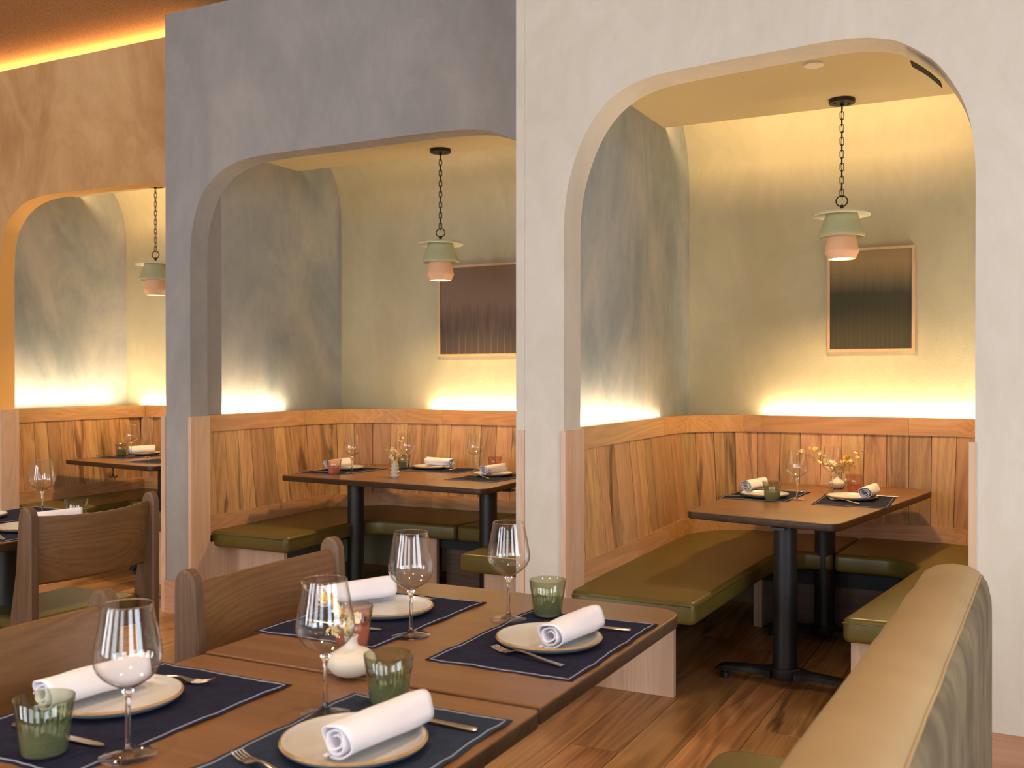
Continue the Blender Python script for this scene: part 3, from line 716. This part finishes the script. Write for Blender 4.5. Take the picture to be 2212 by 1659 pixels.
table('further brown table of the pair, rounded corner towards the cream arch', [(-1.622, 1.669), (-.795, 1.669), (-.795, 2.54), (-1.622, 2.54)], [.006, .006, .075, .075], .7565, [(-1.21, 2.1)], 0)
table('brown table at the left edge behind the farthest chair', [(-4.17, .95), (-3.345, .95), (-3.345, 3.16), (-4.17, 3.16)], .06, .757, [(-3.76, 1.5), (-3.60, 2.62)], 0)

# ---------------------------------------------------------------- chairs (facing +x)
def make_chair():
    r = thing('dining_chair', '', 'chair'); W = .285; H = .895
    # side planks: one each side, tapering upwards with a rounded head
    for s in (-1, 1):
        y0, y1 = (s*W - .019, s*W + .019)
        back = [(0, 0.0), (0, H - .055)]; head = [(.034 - .034*cos(a), H - .045 + .045*sin(a)) for a in [pi*k/10 for k in range(1, 10)]]
        front = [(.070, H - .075), (.083, .66), (.112, .50), (.118, .44), (.098, .30), (.066, 0)]
        prof = back + head + front
        n = len(prof); mb = MB(); bv = .006
        cxp = sum(p[0] for p in prof)/n; 
        def ins(p, k):
            q = Vector(p); i = prof.index(p); a = (Vector(prof[i]) - Vector(prof[i-1])); b_ = (Vector(prof[(i+1) % n]) - Vector(prof[i]))
            m_ = (a.normalized() + b_.normalized()); m_ = Vector((m_.y, -m_.x)); m_ = m_.normalized() if m_.length > 1e-6 else Vector((0, 0))
            return q + m_ * k
        rings = [(y0, bv), (y0 + bv, 0), (y1 - bv, 0), (y1, bv)]; vs = []
        for y, k in rings:
            for p in prof: q = ins(p, k); vs.append((q.x, y, q.y))
        fs = [(k*n+i, k*n+(i+1) % n, (k+1)*n+(i+1) % n, (k+1)*n+i) for k in range(3) for i in range(n)]
        fs += [tuple(range(n-1, -1, -1)), tuple(3*n+i for i in range(n))]
        mb.add(vs, fs); mb.build('rear_leg', M['chairleg'], r, smooth=35, fix=True)
        MB().hexa([(.41, s*.235-.02, 0), (.45, s*.235-.02, 0), (.45, s*.235+.02, 0), (.41, s*.235+.02, 0), (.40, s*.235-.022, .42), (.455, s*.235-.022, .42), (.455, s*.235+.022, .42), (.40, s*.235+.022, .42)]).build('front_leg', M['chairleg'], r)
        MB().box(.06, .42, s*.245 - .012, s*.245 + .012, .355, .42).build('side_rail', M['chairleg'], r)
    # curved back slab
    n = 16; m = 8; rows = []
    z0, z1 = .60, H - .035
    def slab(t, z):
        y = -W + .018 + (2*W - .036)*t; bow = .045 * (1 - (2*t - 1)**2)
        lean = .036 - .03*(z - z0)/(z1 - z0) + .022
        return (lean - bow + .008, y, z + (.0 if z < (z0+z1)/2 else -.012*(1 - (2*t-1)**2)))
    ring = [(z0, 0), (z0 + .01, -.013), (z1 - .012, -.013), (z1, -.006), (z1, .006), (z1 - .012, .013), (z0 + .01, .013), (z0, 0)]
    for k in range(n + 1):
        t = k/n; row = []
        for z, dx in ring:
            p = slab(t, z); row.append((p[0] + dx, p[1], p[2]))
        rows.append(row)
    MB().grid(rows).build('backrest', M['chair'], r, smooth=40, fix=True)
    MB().prism(rpoly([(.055, -.262), (.46, -.245), (.46, .245), (.055, .262)], .05), .42, .475, .02, 0, 4).build('seat', M['leather'], r, smooth=40)
    MB().box(.40, .425, -.215, .215, .36, .42).box(.06, .085, -.26, .26, .36, .42).build('cross_rail', M['chairleg'], r)
    return r
CH = Proto(make_chair)
CH.put((-1.862, 2.115, 0), 0, 'oak chair with curved back slab left of the further table of the pair', 'oak dining chairs')
CH.put((-1.862, 1.29, 0), 0, 'oak chair nearest the camera, its back cut off by the left frame edge', 'oak dining chairs')
CH.put((-3.185, 2.725, 0), pi, 'oak chair seen from behind, olive seat below, at the left-edge table', 'oak dining chairs')

# ---------------------------------------------------------------- suede banquette at lower right
bq = thing('banquette', 'tan suede banquette with crushed velvet back filling the lower right corner', 'bench', (-.30, 1.3, 0)); ob = (-.30, 1.3, 0)
ya, yb = .35, 2.79
def bprof(y, fall):     # cross-section in x,z ; tan face from seat up over the top
    pts = [(-.405, .44), (-.36, .60), (-.30, .78), (-.268, .845), (-.250, .880), (-.225, .897), (-.19, .904), (-.15, .901), (-.128, .890), (-.121, .880)]
    k = (y - 2.67); out = []
    for x, z in pts:
        f = max(0, (z - .44)/.46)
        out.append((x + .022*f + .0185*k, y, z - fall*f - .02*k*f))
    return out
rows = []
ysamp = [ya + (yb - .08 - ya)*k/40 for k in range(41)]
for i, y in enumerate(ysamp):
    rows.append([(x + .0025*noise.noise(Vector((x*9, y*7, z*9))), yy, z + .003*noise.noise(Vector((x*11, y*6, 3)))) for x, yy, z in bprof(y, 0)])
for k in range(1, 11):
    a = pi/2*k/10; rows.append(bprof(yb - .08 + .08*sin(a), .08*(1 - cos(a))))
rows.append(bprof(yb, .46))
MB().grid(rows).build('backrest_pad', M['suede'], bq, smooth=True, off=ob, fix=True)
# velvet rear face following the same top line
rr = []
for i in range(len(rows)):
    x, y, z = rows[i][-1]; rr.append([(x, y, max(z, .05)), (x + .012, y, max(z - .015, .04)), (x + .020, y, max(z - .05, .03)), (x + .022, y, .02)])
MB().grid(rr).build('rear_panel', M['velvet'], bq, smooth=True, off=ob, fix=True)
MB().box(-.44, -.15, ya, yb - .003, .02, .44).build('carcass', M['velvet'], bq, off=ob)
MB().prism(rpoly([(-.71, ya), (-.45, ya), (-.41, 2.42), (-.665, 2.42)], [.03, .03, .03, .07]), .375, .466, .022, 0, 4).build('seat_cushion', M['leather'], bq, smooth=40, off=ob)
MB().box(-.62, -.405, ya, 2.36, 0, .374).build('plinth', M['blackboard'], bq, off=ob)
MB().tube([(x, y, z) for (x, y, z) in [r[-1] for r in rows[:-1]]], .003, 6).build('piping', M['suede'], bq, smooth=True, off=ob)

# ---------------------------------------------------------------- tableware prototypes
def make_mat(mat):
    def f():
        r = thing('placemat', '', 'placemat'); w_, h = .172, .262    # half width (x, depth), half length (y)
        rows = []; n = 16
        rng = random.Random(5)
        def e(t): return .0022*sin(t*9) + .0012*sin(t*23+1)
        def zz(u, v): return .0010 + .0007*(1 + sin(u*7 + v*3)) + (.0028*max(0, sin(v*9+1))*(abs(u)**6) )
        def pt(u, v): return (u*w_ + e(v)*abs(u), v*h + e(u + 2)*abs(v), zz(u, v))
        top = [[pt(-1 + 2*i/n, -1 + 2*j/n) for j in range(n+1)] for i in range(n+1)]
        bot = [[(x, y, z - .0012) for x, y, z in row] for row in top]
        mb = MB().grid(top, 0, True).grid(bot, 0, False)
        for a, b_ in ((top[0], bot[0]), (bot[-1], top[-1])): mb.grid([a, b_], 0, False)
        mb.grid([[r_[0] for r_ in bot], [r_[0] for r_ in top]]); mb.grid([[r_[-1] for r_ in top], [r_[-1] for r_ in bot]])
        mb.build('cloth', mat, r, smooth=40, fix=True)
        k = .955; L_ = []
        for a, b_ in (((-1,-1),(1,-1)), ((1,-1),(1,1)), ((1,1),(-1,1)), ((-1,1),(-1,-1))):
            for i in range(16):
                t = i/16; u = (a[0] + (b_[0]-a[0])*t)*k*(.985 if 1 else 1); v = (a[1] + (b_[1]-a[1])*t)*(.968)
                x, y, z = pt(u, v); L_.append((x, y, z + .0005))
        MB().tube(L_, .0011, 5, closed=True).build('stitching', M['stitch'], r, smooth=True)
        return r
    return f
def make_plate():
    r = thing('dinner_plate', '', 'plate')
    MB().lathe([(.001, .006), (.085, .006), (.104, .0075), (.111, .012), (.1135, .0165), (.1175, .0178)], n=64, mi=0).lathe([(.1175, .0178), (.1205, .0172), (.122, .0140)], n=64, mi=1).lathe([(.122, .0140), (.119, .009), (.108, .003), (.070, .0), (.001, .0)], n=64, mi=2).build('dish', [M['plate'], M['rimb'], M['under']], r, smooth=True)
    return r
def make_napkin():
    r = thing('napkin_roll', '', 'napkin'); n = 78; m = 18; L_ = .205
    out = []; inn = []
    for j in range(m + 1):
        v = j/m; y = -L_/2 + L_*v; ro = []; ri = []
        for i in range(n + 1):
            t = i/n; a = -pi*.62 + t*2*pi*2.6; rad = .0335 - .0235*t
            sq = 1 + .07*cos(4*(a + .5)) * (1 - t*.6)
            w2 = .0012*noise.noise(Vector((cos(a)*2, v*3, t*3)))*2 + .0016*sin(3*a + v*4)*(1 - t)
            th = .0030
            for lst, rr_ in ((ro, rad*sq + w2), (ri, rad*sq + w2 - th)):
                yy = y + (.004*sin(a*1.3) + .003*t)*(2*v - 1)
                lst.append((rr_*cos(a)*1.12, yy, 0.031 + rr_*sin(a)*.92))
        # loose flap end under the roll
        x, yy, z = ro[0]
        fl_ = [(x - .014 - .004*sin(v*5), yy, .0035), (x - .006, yy, .0045)]
        fi_ = [(x - .014 - .004*sin(v*5), yy, .0008), (x - .006, yy, .0012)]
        out.append(fl_ + ro); inn.append(fi_ + ri)
    mb = MB().grid(out, 0, False).grid(inn, 0, True)
    mb.grid([inn[0], out[0]], 0, False); mb.grid([out[-1], inn[-1]], 0, False)
    mb.grid([[a[0] for a in inn], [a[0] for a in out]]); mb.grid([[a[-1] for a in out], [a[-1] for a in inn]])
    mb.build('rolled_cloth', M['napkin'], r, smooth=True, fix=True)
    return r
def make_fork():      # handle along +x, tines at -x, origin at middle
    r = thing('fork', '', 'fork')
    sec = [(.098, .0078, .0030), (.094, .0088, .0034), (.05, .0062, .0060), (0, .0042, .0110), (-.02, .0036, .0125), (-.035, .0040, .0110), (-.046, .0090, .0070), (-.060, .0120, .0042)]
    rows = [[(x, -w_, z), (x, -w_*.5, z + .0014), (x, w_*.5, z + .0014), (x, w_, z), (x, 0, z - .0012), (x, -w_, z)] for x, w_, z in sec]
    MB().grid(rows).add(rows[0][:5], [(0,1,2,3,4)]).add(rows[-1][:5], [(0,1,2,3,4)]).build('handle', M['steel'], r, smooth=50, fix=True)
    for k in range(4):
        y = -.0093 + .0062*k; pts = [(-.058, y, .0042), (-.075, y, .0040), (-.09, y*.97, .0068), (-.100, y*.95, .0105)]
        MB().tube(pts, [.0022, .0019, .0015, .0008], 6).build('tine', M['steel'], r, smooth=True)
    return r
def make_knife():     # handle along +x
    r = thing('table_knife', '', 'knife')
    rows = []
    for x, w_, h in ((.108, .0045, .0048), (.104, .0068, .0066), (.06, .0062, .0058), (.01, .0050, .0050), (.0, .0058, .0040)):
        rows.append([(x, w_*cos(a), .0038 + h*.55*sin(a)) for a in [2*pi*k/10 for k in range(11)]])
    MB().grid(rows).add(rows[0][:10], [tuple(range(10))]).add(rows[-1][:10], [tuple(range(10))]).build('handle', M['steel'], r, smooth=50, fix=True)
    rows = [[(x, -a, .0030), (x, -a, .0046), (x, b_, .0044), (x, b_, .0034), (x, -a, .0030)] for x, a, b_ in ((.0, .0055, .0055), (-.02, .006, .0085), (-.09, .0062, .0088), (-.108, .005, .004), (-.114, .002, .000))]
    MB().grid(rows).build('blade', M['steel'], r, smooth=30, fix=True)
    return r
def make_wine():
    r = thing('wine_glass', '', 'glass')
    foot = [(.0001, .0), (.0445, .0), (.0455, .0010), (.0445, .0020), (.025, .0042), (.010, .008), (.0055, .013), (.0042, .022), (.0038, .045), (.0038, .075), (.0046, .092), (.0072, .101), (.0095, .106), (.0001, .1085)]
    MB().lathe(foot[4:], n=40).build('stem', M['stemglass'], r, smooth=True, fix=True)
    MB().lathe(foot[:6], n=48).build('foot', M['footglass'], r, smooth=True, fix=True)
    bowl = [(.0005, .1075), (.0085, .108), (.016, .1125), (.028, .1195), (.040, .1285), (.0485, .139), (.0528, .150), (.0538, .160), (.0525, .173), (.0490, .193), (.0445, .216), (.0395, .2425), (.0390, .2440), (.0382, .2440)]
    MB().lathe(bowl, n=56).build('bowl', M['glass'], r, smooth=True)
    MB().tube([(.0388*cos(2*pi*k/48), .0388*sin(2*pi*k/48), .2440) for k in range(48)], .00065, 6, closed=True).build('rim', M['stemglass'], r, smooth=True)
    return r
def make_tumbler(mat):
    def f():
        r = thing('tumbler', '', 'glass')
        MB().lathe([(.0005, .0015), (.029, .0015), (.034, .004), (.0362, .010), (.0400, .040), (.0470, .092), (.0462, .0925), (.0452, .092), (.0385, .040), (.0345, .012), (.030, .0075), (.0005, .0075)], n=48).build('glass_wall', mat, r, smooth=True)
        return r
    return f
MAT = Proto(make_mat(M['mat'])); MATB = Proto(make_mat(M['matb'])); PL = Proto(make_plate); NP = Proto(make_napkin)
FK = Proto(make_fork); KN = Proto(make_knife); WG = Proto(make_wine); GT = Proto(make_tumbler(M['gtum'])); PT = Proto(make_tumbler(M['ptum']))
G = dict(mat='placemats', plate='stoneware plates', nap='rolled napkins', fork='forks', knife='knives', wine='wine glasses', tum='tumblers')
ZF = .7565; ZN = .753; TM = .0034
def setting(where, z, mat, plate, nap, fork, knife, matp=MAT, mrot=0, msc=None):
    """each entry (x, y, rot) or None; where ends every label and is unique"""
    if mat: matp.put((mat[0], mat[1], z), mat[2], 'navy stitched placemat ' + where, G['mat'], msc)
    if plate: PL.put((plate[0], plate[1], z + TM), 0, 'brown-rimmed cream plate ' + where, G['plate'])
    if nap: NP.put((nap[0], nap[1], z + TM + .0175 - .006), nap[2], 'white rolled napkin ' + where, G['nap'])
    if fork: FK.put((fork[0], fork[1], z + TM), fork[2], 'steel fork ' + where, G['fork'])
    if knife: KN.put((knife[0], knife[1], z + TM), knife[2], 'steel knife ' + where, G['knife'])
# foreground pair of tables
setting('at the rounded table corner near the cream arch', ZF, (-.978, 2.097, 0), (-.97, 2.077, 0), (-.918, 2.085, radians(-4)), (-.955, 1.938, radians(-15)), (-.945, 2.245, radians(4)))
setting('at the bottom centre, nearest the camera', ZN, (-.985, 1.325, 0), (-.985, 1.352, 0), (-.945, 1.365, radians(-6)), (-1.030, 1.200, radians(-17)), (-.945, 1.508, radians(-3)), MATB)
setting('in front of the chair left of the further table', ZF, (-1.470, 2.118, 0), (-1.475, 2.165, 0), (-1.575, 2.175, radians(-24)), (-1.51, 2.335, radians(163)), (-1.482, 1.984, radians(181)))
setting('at the lower left beside the nearest chair', ZN, (-1.470, 1.310, 0), (-1.521, 1.337, 0), (-1.555, 1.315, radians(-6)), (-1.53, 1.472, radians(196)), (-1.462, 1.160, radians(180)))
# cream arch booth
z1 = .757
setting('at the left end of the cream arch booth table', z1, (-1.205, 5.225, radians(-3)), (-1.193, 5.150, 0), (-1.285, 5.31, radians(-12)), (-1.13, 5.40, radians(190)), (-1.26, 5.065, radians(178)), msc=(1, .95, 1))
setting('at the right end of the cream arch booth table', z1, (-.755, 5.20, radians(2)), (-.78, 5.24, 0), (-.70, 5.25, radians(-4)), (-.79, 5.085, radians(-36)), (-.68, 5.40, radians(-8)))
# blue-grey arch booth
setting('at the left end of the blue-grey arch booth table', z1, (-3.975, 5.34, 0), (-4.015, 5.42, 0), (-4.055, 5.38, radians(-4)), (-4.04, 5.63, radians(190)), (-4.09, 5.19, radians(180)))
setting('at the back of the blue-grey arch booth table', z1, (-3.47, 5.68, radians(90)), (-3.55, 5.74, 0), (-3.50, 5.76, radians(86)), (-3.325, 5.73, radians(60)), (-3.76, 5.70, radians(-70)))
setting('at the right end of the blue-grey arch booth table', z1, (-2.915, 5.40, 0), (-2.945, 5.49, 0), (-2.93, 5.46, radians(-8)), (-2.94, 5.33, radians(-32)), (-2.83, 5.66, 0))
# ochre arch booth
setting('at the left end of the ochre arch booth table', z1, (-6.150, 5.60, 0), (-6.20, 5.735, 0), (-6.235, 5.735, radians(-20)), (-6.03, 5.76, radians(110)), (-6.30, 5.45, radians(180)))
setting('at the ochre arch booth table beside the pier', z1, (-5.62, 5.42, 0), (-5.55, 5.45, 0), (-5.50, 5.45, 0), (-5.83, 5.44, radians(-30)), None)
# left edge table
setting('at the left-edge table, before the farthest chair', z1, (-3.535, 2.70, 0), (-3.545, 2.69, 0), (-3.50, 2.77, radians(-14)), (-3.47, 2.50, radians(-25)), None)
setting('on the far side of the left-edge table', z1, (-3.98, 2.92, 0), (-4.03, 2.80, 0), None, (-3.96, 3.02, radians(170)), None)
for x, y, z, w_ in ((-1.284, 1.153, ZN, 'at the lower left corner, nearest the camera'), (-1.135, 1.470, ZN, 'standing before the squat white vase'), (-1.290, 1.995, ZF, 'standing alone at the middle of the further foreground table'),
        (-1.159, 2.242, ZF, 'before the cream pier beside a green tumbler'), (-1.023, 5.116, z1, 'left of the pair on the cream arch booth table'), (-.915, 5.49, z1, 'right of the pair on the cream arch booth table'),
        (-3.831, 5.236, z1, 'beside the pink tumbler on the blue-grey arch booth table'), (-3.622, 5.559, z1, 'behind the ribbed vase on the blue-grey arch booth table'), (-3.146, 5.618, z1, 'rightmost on the blue-grey arch booth table'),
        (-6.135, 5.545, z1, 'on the ochre arch booth table'), (-3.86, 2.995, z1, 'behind the chair at the left-edge table')):
    zz = z + (TM if w_.startswith(('rightmost', 'at the lower', 'on the och')) else .0005)
    WG.put((x, y, zz), random.uniform(0, 6), 'wine glass ' + w_, G['wine'])
for x, y, z, w_ in ((-1.409, 1.096, ZN + TM, 'at the lower left corner before a napkin'), (-1.059, 1.562, ZN + TM, 'right of the squat white vase'), (-1.082, 2.309, ZF + TM, 'before the cream pier'),
        (-1.121, 5.002, z1 + TM, 'at the front of the cream arch booth table'), (-3.715, 5.66, z1 + TM, 'behind the ribbed vase in the blue-grey arch booth'), (-6.284, 5.584, z1 + TM, 'on the ochre arch booth table'), (-3.564, 2.93, z1 + TM, 'rising behind the chair seen from the back')):
    GT.put((x, y, z + .0004), 0, 'green tumbler ' + w_, G['tum'])
for x, y, z, w_ in ((-1.349, 1.845, ZF + TM, 'behind the squat white vase on the foreground table'), (-3.875, 5.11, z1 + TM, 'at the left end of the blue-grey arch booth table'), (-.816, 5.585, z1, 'beside the vase on the cream arch booth table'), (-3.10, 5.80, z1, 'behind the rightmost napkin in the blue-grey arch booth')):
    PT.put((x, y, z + .0004), 0, 'pink tumbler ' + w_, G['tum'])

# ---------------------------------------------------------------- vases and flowers
def squat_vase(label, x, y, z, s):
    r = thing('bud_vase', label, 'vase', (x, y, z))
    pr = [(.001, .0), (.022, .0), (.036, .006), (.047, .018), (.051, .030), (.048, .041), (.036, .051), (.020, .057), (.014, .062), (.0125, .070), (.0135, .078), (.0150, .081), (.0125, .0815), (.0105, .076), (.0105, .06), (.001, .058)]
    MB().lathe([(a*s, b_*s) for a, b_ in pr], n=48).build('body', M['vase'], r, smooth=True, fix=True)
    return r
squat_vase('squat matt white bud vase on the foreground tables', -1.228, 1.675, ZF, 1.0)
v2 = squat_vase('squat white bud vase on the cream arch booth table', -.926, 5.72, z1, .93)
MB().lathe([(.0, -.012), (.009, -.009), (.013, 0), (.009, .009), (.0, .012)], (.052, -.02, .048), 14).build('side_knob', M['vase'], v2, smooth=True)
r = thing('ribbed_vase', 'ribbed white vase of stacked bulges on the blue-grey arch booth table', 'vase', (-3.435, 5.134, z1))
pr = [(.001, 0), (.019, 0)]
for k, (rm, h) in enumerate(((.030, .022), (.030, .022), (.026, .022), (.022, .018))):
    zb = sum((.022, .022, .022, .018)[:k])
    pr += [(.017, zb + .001), (rm*.9, zb + h*.28), (rm, zb + h*.5), (rm*.9, zb + h*.72)]
pr += [(.011, .086), (.010, .097), (.0125, .102), (.010, .102), (.008, .09), (.001, .088)]
MB().lathe(pr, n=40).build('body', M['vase'], r, smooth=True, fix=True)
def petals(r_, mat, cup=.35):
    mb = MB()
    for k in range(5):
        a = 2*pi*k/5; ca, sa = cos(a), sin(a); q = []
        for u, v, h in ((.05, 0, 0), (.5, -.42, cup*.5), (1.0, -.22, cup), (1.05, .1, cup*.95), (.55, .42, cup*.5)):
            q.append(((u*ca - v*sa)*r_, (u*sa + v*ca)*r_, h*r_))
        mb.add(q, [(0, 1, 2, 3, 4)])
    mb.lathe([(.0, 0), (r_*.22, r_*.12), (.0, r_*.35)], n=6, mi=1)
    me = mb.build('blossom', [mat, M['bloomy']])
    return me
def sprig(label, base, tips, rad, seed, dens=6, br=.0135):
    rn = random.Random(seed); t = thing('flower_sprig', label, 'flowers', base)
    protos = {}
    mb = MB(); blooms = []
    for ti, tip in enumerate(tips):
        p0 = Vector((0, 0, -.03)); p3 = Vector(tip); p1 = Vector((0, 0, p3.z*.5 + .01)); pts = []
        for i in range(13):
            u = i/12; pts.append(p0*(1-u)**2 + p1*2*u*(1-u) + p3*u*u)
        mb.tube(pts, [.0013 - .0007*i/12 for i in range(13)], 5)
        for i in range(dens):
            u = .55 + .45*i/max(1, dens-1); q = p0*(1-u)**2 + p1*2*u*(1-u) + p3*u*u
            o_ = Vector((rn.uniform(-1, 1), rn.uniform(-1, 1), rn.uniform(-.9, .9)))*rad*.95
            mb.tube([q, q + o_*.6, q + o_], .0005, 4); blooms.append(q + o_)
    mb.build('stems', M['stem'], t, smooth=True)
    first = {}
    for i, q in enumerate(blooms):
        kind = 'y' if rn.random() < .22 else 'c'
        if kind not in first:
            o = petals(br, M['bloomy'] if kind == 'y' else M['bloom']); o.parent = t; first[kind] = o
        else:
            o = first[kind].copy(); C.objects.link(o); o.parent = t
        o.location = q; o.rotation_euler = (rn.uniform(-1.3, 1.3), rn.uniform(-1.3, 1.3), rn.uniform(0, 6)); s = rn.uniform(.7, 1.25); o.scale = (s, s, s)
    return t
sprig('small cream and yellow blossoms drooping from the squat foreground vase', (-1.228, 1.675, ZF + .078), [(-.05, .0, .07), (-.10, -.02, .09), (-.03, -.02, .045), (.01, -.01, .05), (-.04, -.035, .012)], .016, 3, 4)
sprig('pale yellow blossom branches spreading from the cream arch booth vase', (-.926, 5.72, z1 + .076), [(-.19, -.03, .115), (-.10, .02, .055), (.13, -.02, .13), (.09, .0, .05), (.03, .01, .05), (-.04, -.02, .05), (.06, .02, .07), (-.15, .0, .13)], .020, 8, 9, .0145)
sprig('leaning twig of small pale blossoms in the ribbed vase', (-3.435, 5.134, z1 + .100), [(.085, .02, .20), (-.06, -.01, .06), (-.015, .0, .075), (.03, .01, .04)], .018, 5, 7)
